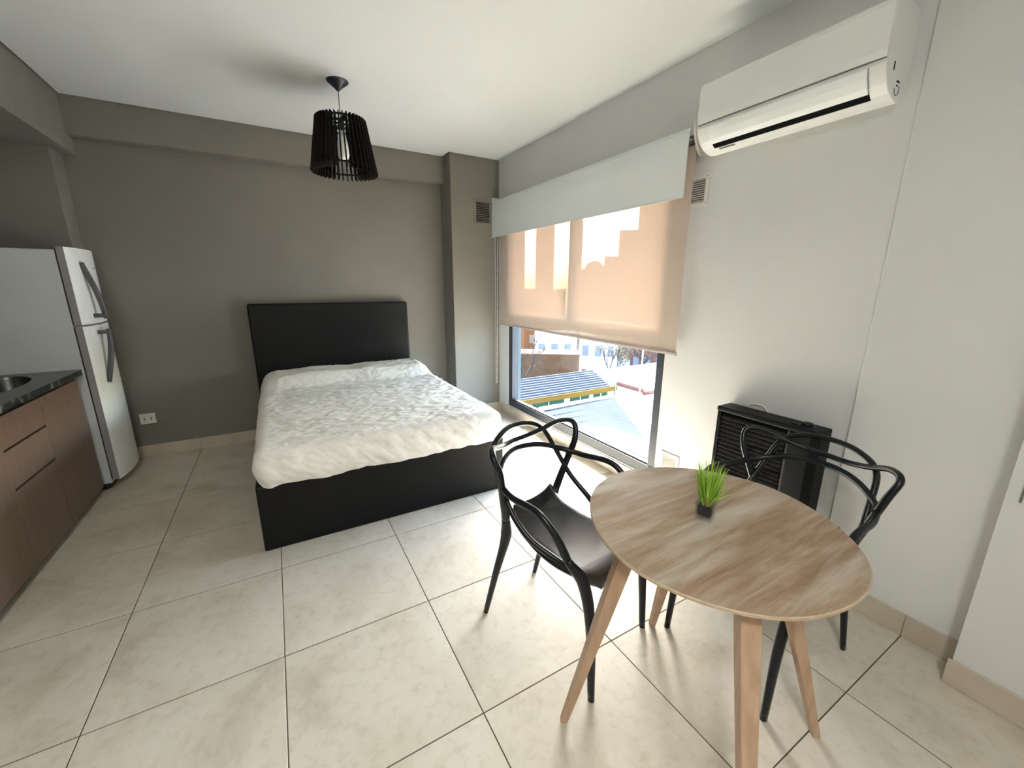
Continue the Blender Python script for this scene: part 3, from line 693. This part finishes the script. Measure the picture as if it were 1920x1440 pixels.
def tleg(fx, fy, tx, ty):
    bot = Vector((fx, fy, 0)); top = Vector((tx, ty, .7275)); bm = bmesh.new()
    out = (bot - Vector((1.18, -1.588, 0))).normalized(); sd = Vector((-out.y, out.x, 0)); rs = []
    for t, hw, hd in ((0, .0115, .0115), (.03, .0125, .0125), (.72, .023, .0215), (.93, .0255, .0235), (1, .0255, .024)):
        c = bot + (top - bot) * t
        rs.append([bm.verts.new(c + out * a * hd + sd * b * hw) for a, b in ((1, 1), (-1, 1), (-1, -1), (1, -1))])
    for a, b in zip(rs, rs[1:]):
        for k in range(4): bm.faces.new((a[k], a[(k + 1) % 4], b[(k + 1) % 4], b[k]))
    bm.faces.new(rs[0][::-1]); bm.faces.new(rs[-1])
    bmesh.ops.bevel(bm, geom=list(bm.edges), offset=.002, segments=1, affect='EDGES')
    T(link('leg', done(bm, 'leg'), wood_leg, tb))
tleg(.83, -1.359, .985, -1.457); tleg(1.533, -1.817, 1.345, -1.69); tleg(1.414, -1.228, 1.292, -1.415); tleg(.928, -1.938, 1.075, -1.755)
T(boxes('under_frame', [(1.0, -1.62, .7, 1.36, -1.575, .7275)], wood_leg, tb, bevel=.002))
T(boxes('under_frame', [(1.16, -1.76, .7, 1.205, -1.6205, .7275)], wood_leg, tb, bevel=.002))

# ------------------------------------------------------------------ chairs
CB = [(.181, -.29, 0), (.173, -.230, .24), (.158, -.188, .42), (.178, -.168, .53), (.222, -.145, .66), (.258, -.125, .77), (.272, -.148, .838), (.225, -.195, .846), (.15, -.238, .815), (.08, -.270, .795), (0, -.285, .79)]
CA = [(0, -.288, .859), (.102, -.268, .849), (.172, -.244, .802), (.196, -.182, .703), (.210, -.115, .605), (.214, -.020, .528), (.188, .085, .475), (.178, .213, .445)]
CCv = [(0, -.268, .757), (.116, -.235, .750), (.212, -.170, .718), (.255, -.075, .698), (.270, .060, .694), (.266, .140, .632), (.243, .175, .545), (.213, .224, .462), (.212, .262, .30), (.218, .285, 0)]
def mir(P): return [(-x, y, z) for x, y, z in P]
def make_chair(label):
    c = empty('dining_chair', label, 'chair', (0, 0, 0), 0, 'black chairs at the table')
    for s in (1, -1):
        b = CB if s == 1 else mir(CB); q = CCv if s == 1 else mir(CCv)
        # rear leg (foot to just above the seat)
        bm = bmesh.new(); pts = catmull(b, 8); cut = 3 * 8
        sweep(bm, pts[:cut + 1], lerp_r([.0120, .0148, .0185, .026, .0195], cut + 1), 12, .8, Vector((0, 1, 0)))
        link('leg', done(bm, 'leg'), black_plastic, c, True)
        # front leg
        bm = bmesh.new(); pq = catmull(q, 8); st = 6 * 8
        sweep(bm, pq[st:], lerp_r([.0155, .025, .0215, .0175, .0130], len(pq) - st), 12, .85, Vector((0, 1, 0)))
        link('leg', done(bm, 'leg'), black_plastic, c, True)
    # back frame: posts and top bar
    pts = catmull(CB, 8)[3 * 8:]; ptm = catmull(mir(CB), 8)[3 * 8:]
    bm = bmesh.new(); allp = pts + ptm[::-1][1:]
    sweep(bm, allp, lerp_r([.0195, .0155, .0135, .0125, .0125, .0125, .0125, .0125, .0135, .0155, .0195], len(allp)), 12, .85, Vector((0, 1, .25)))
    link('back_frame', done(bm, 'back_frame'), black_plastic, c, True)
    # arch that runs down into the seat sides
    pa = catmull(mir(CA)[::-1][:-1] + CA, 8); bm = bmesh.new()
    sweep(bm, pa, lerp_r([.0155, .0130, .0125, .0125, .0125, .0125, .0125, .0130, .0155], len(pa)), 12, .85, Vector((0, 1, .25)))
    link('back_arch', done(bm, 'back_arch'), black_plastic, c, True)
    # arm loop
    ph = CCv[:7]; pc = catmull(mir(ph)[::-1][:-1] + ph, 8); bm = bmesh.new()
    sweep(bm, pc, lerp_r([.0155, .0140, .0135, .0125, .0122, .0125, .0135, .0140, .0155], len(pc)), 12, .85, Vector((0, 0, 1)))
    link('arm_loop', done(bm, 'arm_loop'), black_plastic, c, True)
    # seat: dished shell with curled up rear edge
    prof = [(-.150, .568, .132), (-.142, .545, .142), (-.126, .515, .152), (-.098, .488, .162), (-.05, .466, .174), (.01, .453, .186), (.08, .448, .196), (.15, .450, .200), (.205, .453, .194), (.24, .450, .178), (.262, .438, .155), (.270, .424, .140)]
    def P(p): return [Vector((0, y, z)) for y, z, w in p]
    ctr = catmull([(y, z, w) for y, z, w in prof], 4); nx = 18; bm = bmesh.new(); top = []; bot = []
    for q in ctr:
        a = []; b2 = []
        for k in range(nx + 1):
            u = -1 + 2 * k / nx; y, z, w = q
            e = abs(u) ** 2.2
            zz = z + .014 * e * (1 if y < .18 else max(0, 1 - (y - .18) / .06)) - .010 * max(0, abs(u) - .85) / .15
            yy = y - .016 * e * (1 if y > .15 else 0) * min(1, max(0, (y - .15) / .1)) - (.018 * e * min(1, (-.06 - y) / .06) if y < -.06 else 0)
            a.append(bm.verts.new((u * w, yy, zz))); b2.append(bm.verts.new((u * w * .97, yy + .002, zz - .012)))
        top.append(a); bot.append(b2)
    n_ = len(ctr)
    for i in range(n_ - 1):
        for k in range(nx):
            bm.faces.new((top[i][k], top[i][k + 1], top[i + 1][k + 1], top[i + 1][k])); bm.faces.new((bot[i][k], bot[i + 1][k], bot[i + 1][k + 1], bot[i][k + 1]))
        bm.faces.new((top[i][0], top[i + 1][0], bot[i + 1][0], bot[i][0])); bm.faces.new((top[i][nx], bot[i][nx], bot[i + 1][nx], top[i + 1][nx]))
    for k in range(nx):
        bm.faces.new((top[0][k], bot[0][k], bot[0][k + 1], top[0][k + 1])); bm.faces.new((top[-1][k], top[-1][k + 1], bot[-1][k + 1], bot[-1][k]))
    link('seat', done(bm, 'seat'), seat_m, c, True)
    return c
def place(c, O, f):
    c.location = (O[0], O[1], 0); c.rotation_euler = (0, 0, math.atan2(-f[0], f[1]))
c1 = make_chair('black woven-back plastic armchair between the bed and the table, facing the viewer')
c2 = copy_thing(c1); c2['label'] = 'black woven-back plastic armchair tucked under the table in front of the heater'
place(c1, (1.0725, -1.013), (.322, -.947)); place(c2, (1.735, -1.505), (-.997, .073))

# ------------------------------------------------------------------ potted grass
pg = empty('potted_grass', 'small green grass plant in a square glass vase on the table', 'plant', (1.232, -1.522, .75), R(18))
bm = bmesh.new()
def frust(bm, w0, w1, z0, z1, top=True, bot=True):
    a = [bm.verts.new((sx * w0, sy * w0, z0)) for sx, sy in ((-1, -1), (1, -1), (1, 1), (-1, 1))]; b = [bm.verts.new((sx * w1, sy * w1, z1)) for sx, sy in ((-1, -1), (1, -1), (1, 1), (-1, 1))]
    for k in range(4): bm.faces.new((a[k], a[(k + 1) % 4], b[(k + 1) % 4], b[k]))
    if bot: bm.faces.new(a[::-1])
    if top: bm.faces.new(b)
    return a, b
a1, b1 = frust(bm, .0235, .0265, .0005, .060, top=False); a2, b2 = frust(bm, .0212, .0242, .008, .060, top=False)
for k in range(4): bm.faces.new((b1[k], b1[(k + 1) % 4], b2[(k + 1) % 4], b2[k]))
bmesh.ops.recalc_face_normals(bm, faces=bm.faces)
vz = link('vase', done(bm, 'vase'), vase_m, pg)
bm = bmesh.new(); frust(bm, .0196, .0216, .013, .046); bmesh.ops.bevel(bm, geom=list(bm.edges), offset=.003, segments=2, affect='EDGES')
link('soil', done(bm, 'soil'), soil_m, pg)
bm = bmesh.new()
for k in range(230):
    a = random.uniform(0, 2 * math.pi); r0 = .016 * math.sqrt(random.random()); bx, by = r0 * math.cos(a), r0 * math.sin(a)
    h = random.uniform(.085, .172) * (1 - .15 * r0 / .016); spread = random.uniform(.3, 2.3) * r0 + .004; ben = random.uniform(0, .018)
    if k == 0: h, spread, ben = .085, .075, .03; a = R(-40)
    ax = a + random.uniform(-.5, .5); w = random.uniform(.0014, .0025); s = Vector((-math.sin(a), math.cos(a), 0)).lerp(Vector((random.uniform(-1, 1), random.uniform(-1, 1), 0)), .5).normalized()
    pr = None
    for i in range(5):
        t = i / 4
        c = Vector((bx, by, .045)) + Vector((math.cos(ax), math.sin(ax), 0)) * (spread * t + ben * t * t) + Vector((0, 0, h * (t - .12 * t * t * (spread + ben) * 20)))
        ww = w * (.75 if i == 0 else 1. if i < 3 else .75 if i == 3 else .08)
        cur = (bm.verts.new(c - s * ww), bm.verts.new(c + s * ww))
        if pr:
            f = bm.faces.new((pr[0], pr[1], cur[1], cur[0])); f.material_index = 1 if i == 1 and k % 2 else 0
        pr = cur
me = bpy.data.meshes.new('grass_blades'); bm.to_mesh(me); bm.free()
gb = link('grass_blades', me, None, pg, True, [blade_m, stem_m]); gb['kind'] = 'stuff'

# ------------------------------------------------------------------ outside: town below the window
def om(n, c, r=.9, **k): return mat(n, c, max(r, .9), spec=.05, **k)
o_white = om('white_render', (.42, .41, .40), var=.08, scale=1.5)  # the render's own off-white, varied at random
o_roof = om('blue_gray_sheet_roof', (0.0231, 0.0277, 0.0357), .5, var=.15, scale=2)
o_slate = om('slate_gray_roof', (0.0176, 0.0218, 0.0260), .7, col2=(0.0134, 0.0168, 0.0202), scale=1.2, stretch=(1, 6, 1))
o_yellow = om('yellow_fascia', (0.0840, 0.0504, 0.0105)); o_green = om('green_window_sheet', (0.0210, 0.0504, 0.0315), .3, var=.2, scale=1.5)
o_orange = om('orange_brown_brick', (0.0588, 0.0315, 0.0168), col2=(0.0420, 0.0231, 0.0126), scale=3); o_beige = om('beige_tower_render', (0.1008, 0.0672, 0.0462), var=.06, scale=.3)
o_otower = om('orange_tower_render', (0.1008, 0.0420, 0.0168), var=.06, scale=.3); o_red = om('terracotta_red', (0.0924, 0.0210, 0.0126)); o_pink = om('pink_coping', (0.0840, 0.0378, 0.0294))
o_violet = om('lilac_gray_render', (0.0840, 0.0630, 0.0840), var=.05); o_pale = om('pale_cream_render', (0.1260, 0.1008, 0.0714), var=.05); o_glass = om('dark_town_window', (.11, .115, .125), .25)
o_ground = om('pale_concrete_yard', (.30, .29, .27), col2=(.22, .21, .20), scale=.15); o_bark = om('gray_bark', (0.0294, 0.0273, 0.0252)); o_leaf = om('dull_olive_leaf', (0.0378, 0.0357, 0.0210), col2=(0.0504, 0.0378, 0.0210), scale=2)
gnd = struct(boxes('ground', [(2.9, -60, -9.6, 140, 140, -9.5)], o_ground), 'pale town ground far below the window')
facade = struct(boxes('wall_outside', [(2.36, 1.98, -9.4, 2.47, 6, 2.84)], om('pale_blue_facade', (.085, .115, .13))), 'pale facade fin outside the window')
fin = boxes('facade_fin', [(2.46, 1.70, -9.4, 2.50, 1.98, 2.84)], MATS['pale_blue_facade'], facade)
slab = boxes('sun_block_slab', [(2.46, -6, 2.85, 3.58, 6, 3.05)], o_white, facade)  # unseen slab added above the window to keep high sun off the blind
# school-like hall with corrugated roof and green windows
hall = empty('hall_building', 'low hall with blue-gray ridged roof, yellow fascia and green window strip', 'building', (18.5, 21.5, -9.5))
def Hh(o): rel(o, hall); return o
Hh(boxes('wall', [(12.2, 20.9, -9.49, 22.2, 25.6, -6.42)], o_white, hall))
bm = bmesh.new(); x0, x1 = 11.6, 22.75
def roofslab(bm, ya, za, yb, zb, xa, xb, th=.12):
    v = [bm.verts.new(p) for p in ((xa, ya, za), (xb, ya, za), (xb, yb, zb), (xa, yb, zb), (xa, ya, za - th), (xb, ya, za - th), (xb, yb, zb - th), (xa, yb, zb - th))]
    for f in ((0, 1, 2, 3), (7, 6, 5, 4), (0, 4, 5, 1), (1, 5, 6, 2), (2, 6, 7, 3), (3, 7, 4, 0)): bm.faces.new([v[i] for i in f])
roofslab(bm, 20.5, -6.2, 22.6, -5.3, x0, x1); roofslab(bm, 22.6, -5.3, 26, -6.4, x0, x1)
Hh(link('roof', done(bm, 'roof'), o_roof, hall))
for k in range(9):
    y = 20.55 + 2.0 * k / 8; z = -6.2 + (y - 20.5) * .9 / 2.1
    rb_ = Hh(boxes('roof_rib', [(x0, y, z + .0, x1 - .7, y + .07, z + .07)], om('pale_roof_rib', (.055, .06, .07), .5) if k == 0 else MATS['pale_roof_rib'], hall))
Hh(boxes('fascia', [(x0, 20.42, -6.58, x1, 20.5, -6.2)], o_yellow, hall))
for i, (a, b) in enumerate(((12.4, 14.9), (15.1, 17.9), (18.5, 20.3), (20.75, 22.15))):
    w_ = Hh(boxes('window', [(a, 20.84, -7.55, b, 20.9, -6.62)], o_green, hall))
    q = boxes('window_bar', [((a + b) / 2 - .03, 20.82, -7.55, (a + b) / 2 + .03, 20.84, -6.62)], o_white, None); q.parent = w_; q.matrix_parent_inverse = Matrix.Identity(4)
Hh(boxes('gutter_pipe', [(22.5, 20.4, -7.2, 22.6, 20.5, -6.1)], o_glass, hall))
# nearer slate roofed house
hs = empty('slate_house', 'near house with wide slate gray roof directly below the window', 'building', (13, 11, -9.5))
bm = bmesh.new()
T4 = [(11.9, 15.0, -5.0), (16.95, 14.8, -5.0), (14.7, 8.4, -6.97), (8.6, 8.6, -6.97)]
v = [bm.verts.new(p) for p in T4] + [bm.verts.new((p[0], p[1], p[2] - .15)) for p in T4]
for f in ((0, 1, 2, 3), (7, 6, 5, 4), (0, 4, 5, 1), (1, 5, 6, 2), (2, 6, 7, 3), (3, 7, 4, 0)): bm.faces.new([v[i] for i in f])
o = link('roof', done(bm, 'roof'), o_slate, hs); rel(o, hs)
for k in range(14):
    t = (k + .5) / 14; y = 15.0 - 6.4 * t; z = -5.0 - 1.97 * t; xa = 11.9 - 3.3 * t; xb = 16.95 - 2.25 * t
    o = boxes('shingle_course', [(xa + .05, y - .02, z - .01, xb - .05, y + .02, z + .03)], o_slate, hs); rel(o, hs)
o = boxes('wall', [(10.2, 8.9, -9.49, 14.6, 14.7, -7.2)], o_white, hs); rel(o, hs)
o = boxes('verge', [(11.8, 14.85, -5.16, 17.1, 15.15, -4.93)], o_white, hs); rel(o, hs)
tk_ = empty('water_tank', 'round white water tank standing on the slate roof', 'tank', (12.72, 10.42, -6.5))
o = lathe('tank_body', [(.0, -6.75), (.52, -6.75), (.55, -6.7), (.55, -5.3), (.0, -5.29)], o_white, tk_, 28, (12.72, 10.42)); rel(o, tk_)
o = lathe('tank_lid', [(.57, -5.295), (.57, -5.22), (.30, -5.16), (.12, -5.14), (.1, -5.08), (0, -5.07)], om('tank_lid_gray', (.62, .62, .62)), tk_, 28, (12.72, 10.42)); rel(o, tk_)
# white terraces right
ter = empty('terrace_building', 'wide flat white terrace building right of the slate roof, pink coping', 'building', (24, 18, -9.5))
o = boxes('roof_slab', [(18.2, 8, -9.49, 30, 18.6, -6.7)], o_white, ter); rel(o, ter)
o = boxes('coping', [(23.9, 18.62, -6.75, 30, 18.85, -6.42), (24.4, 18.86, -6.75, 24.65, 22.2, -6.42)], o_pink, ter); rel(o, ter)
o = boxes('upper_terrace', [(24.7, 18.9, -9.49, 38, 27.2, -6.6)], o_white, ter); rel(o, ter)
o = boxes('floor_patch', [(16.6, 9.5, -9.45, 18.15, 20.2, -7.9)], om('peach_yard', (.20, .15, .11)), ter); rel(o, ter)
for k in range(3):
    o = boxes('roof_box', [(26 + 3.2 * k, 20.5, -6.6, 26.6 + 3.2 * k, 21.0, -6.2)], o_pale, ter); rel(o, ter)
# brick chimney house
chm = empty('chimney', 'white sloped chimney on a red and yellow base behind the ridged roof', 'chimney', (23.75, 25.4, -6.7), R(-42))
boxes('stack', [(-.38, -.3, -2.79, .02, .3, .9)], o_red, chm); boxes('base', [(.0205, -.36, -2.79, .50, .3, .15)], o_yellow, chm)
prism('cap', [(-.40, .901), (.021, .901), (.66, .40), (.72, .52), (-.1, 1.38), (-.4, 1.2)], 'y', -.36, .36, o_white, chm)
def tower(name, label, ctr, w, d, rz, zT, m, floors=0, cols=3, extra=None, zB=-9.49, wm=None):
    e_ = empty(name, label, 'building', (ctr[0], ctr[1], zB), R(rz)); h = zT - zB
    boxes('wall', [(-w / 2, -d / 2, 0, w / 2, d / 2, h)], m, e_)
    boxes('parapet', [(-w / 2 - .06, -d / 2 - .06, h, w / 2 + .06, d / 2 + .06, h + .25)], m, e_)
    if floors:
        fh = 2.9; ww = w / cols * .5
        bm = bmesh.new(); bm_box(bm, -ww / 2, -.05, 0, ww / 2, .0, 1.3); me = done(bm, 'window'); me.materials.append(wm or o_glass)
        for f_ in range(floors):
            for c in range(cols):
                zz = h - 2.3 - f_ * fh
                if zz < .5: continue
                q = bpy.data.objects.new('window', me); COL.objects.link(q); q.parent = e_; q.location = (-w / 2 + w / cols * (c + .5), -d / 2, zz)
    return e_
t1 = tower('apartment_tower', 'tall beige tower block with stepped top, far right through the blind', (51.6, 45.2), 7.4, 14, -47.4, 8.85, o_beige, 0)
q = boxes('upper_block', [(-1.2, -6.9, 18.5, 3.7, 6.9, 21.6)], o_beige, t1)
q = boxes('top_block', [(-1.2, -6.8, 21.6, 3.7, 6.8, 30)], o_beige, t1)
tower('orange_tower', 'orange brown apartment tower at the left edge of the blind', (28.2, 46.2), 2.9, 4, -30.1, 12, o_otower, 0)
tower('cream_tower', 'pale cream tower rising behind the orange houses through the blind', (46.7, 65.9), 3.4, 8, -34.4, 14.2, o_pale, 6, 2, wm=o_otower)
tower('orange_house', 'wide orange brick apartment house left of the window mullion', (36.6, 52.4), 8.0, 4, -33.7, .65, o_otower, 4, 4, wm=o_pale)
tower('lilac_tower', 'lilac gray tower beside the stepped beige tower', (56.7, 57.8), 2.9, 8, -43.3, 6.3, o_violet, 4, 2)
dm = tower('domed_house', 'cream house with a red domed roof seen through the blind', (45.3, 49.9), 4.2, 10, -40.9, 3.6, o_pale, 4, 3, wm=o_yellow)
lathe('dome', [(1.5, 13.2), (1.45, 13.7), (1.1, 14.2), (.5, 14.5), (0, 14.6)], o_red, dm, 24, (.1, -3))
tower('orange_shed', 'long orange brown brick shed behind the ridged roof', (24.4, 33.0), 7.2, 3, -35.3, -5.65, o_orange, 0)
tower('white_house', 'white house with flat roof behind the bare trees', (28.9, 37.4), 4.6, 3, -36, -4.2, o_white, 1, 3)
tower('low_white_house', 'low white house beyond the chimney', (34.8, 36.2), 4.6, 3, -41.9, -4.7, o_white, 1, 3)
tower('brick_row', 'low red brick house row beyond the white terrace', (41.5, 33.2), 5.6, 2.0, -48, -6.4, o_pink, 1, 4)
# street pole
pole = tag(lathe('street_pole', [(.06, -6.695), (.05, -1.9), (0, -1.89)], om('gray_pole', (.3, .28, .27)), None, 10, (22.45, 17.85)), 'thin gray street pole above the white terrace', 'pole')
# bare trees
def tree(label, x, y, zg, h, seed, leaf):
    rnd = random.Random(seed); e_ = empty('bare_tree', label, 'tree', (x, y, zg), 0, 'bare trees in the town')
    bm = bmesh.new()
    ends = []
    def br(p, d, L, r, lv):
        q = p + d * L; mid = p + d * L * .5 + Vector((rnd.uniform(-1, 1), rnd.uniform(-1, 1), 0)) * L * .06
        sweep(bm, [p, mid, q], [r, r * .85, r * .65], 5)
        if lv == 0: ends.append(q); return
        for k in range(3 if lv > 1 else 4):
            a = rnd.uniform(0, 6.28); t = rnd.uniform(.35, .75)
            br(q if k else mid, (d + Vector((math.cos(a) * t, math.sin(a) * t, rnd.uniform(-.1, .25)))).normalized(), L * rnd.uniform(.55, .8), r * .6, lv - 1)
    br(Vector((0, 0, 0)), Vector((0, 0, 1)), h * .34, h * .022, 4)
    link('trunk', done(bm, 'trunk'), o_bark, e_, True)
    if leaf:
        bm = bmesh.new()
        for p in ends:
            for k in range(leaf):
                c = p + Vector((rnd.uniform(-.4, .4), rnd.uniform(-.4, .4), rnd.uniform(-.3, .3))); a = rnd.uniform(0, 6.28); u = Vector((math.cos(a), math.sin(a), rnd.uniform(-.6, .6))) * .07; w_ = Vector((-math.sin(a), math.cos(a), rnd.uniform(-.6, .6))) * .05
                bm.faces.new([bm.verts.new(c + s) for s in (-u - w_, u - w_, u + w_, -u + w_)])
        q = link('foliage', done(bm, 'foliage'), o_leaf, e_); q['kind'] = 'stuff'
tree('bare branching tree left of the lower pane, before the orange shed', 18.6, 27.6, -9.5, 7.6, 3, 0)
tree('sparse olive tree beside the chimney', 30.2, 29.2, -9.5, 6.0, 5, 5)
tree('sparse olive tree beyond the white terrace, by the street pole', 35.2, 28.9, -9.5, 5.9, 8, 4)
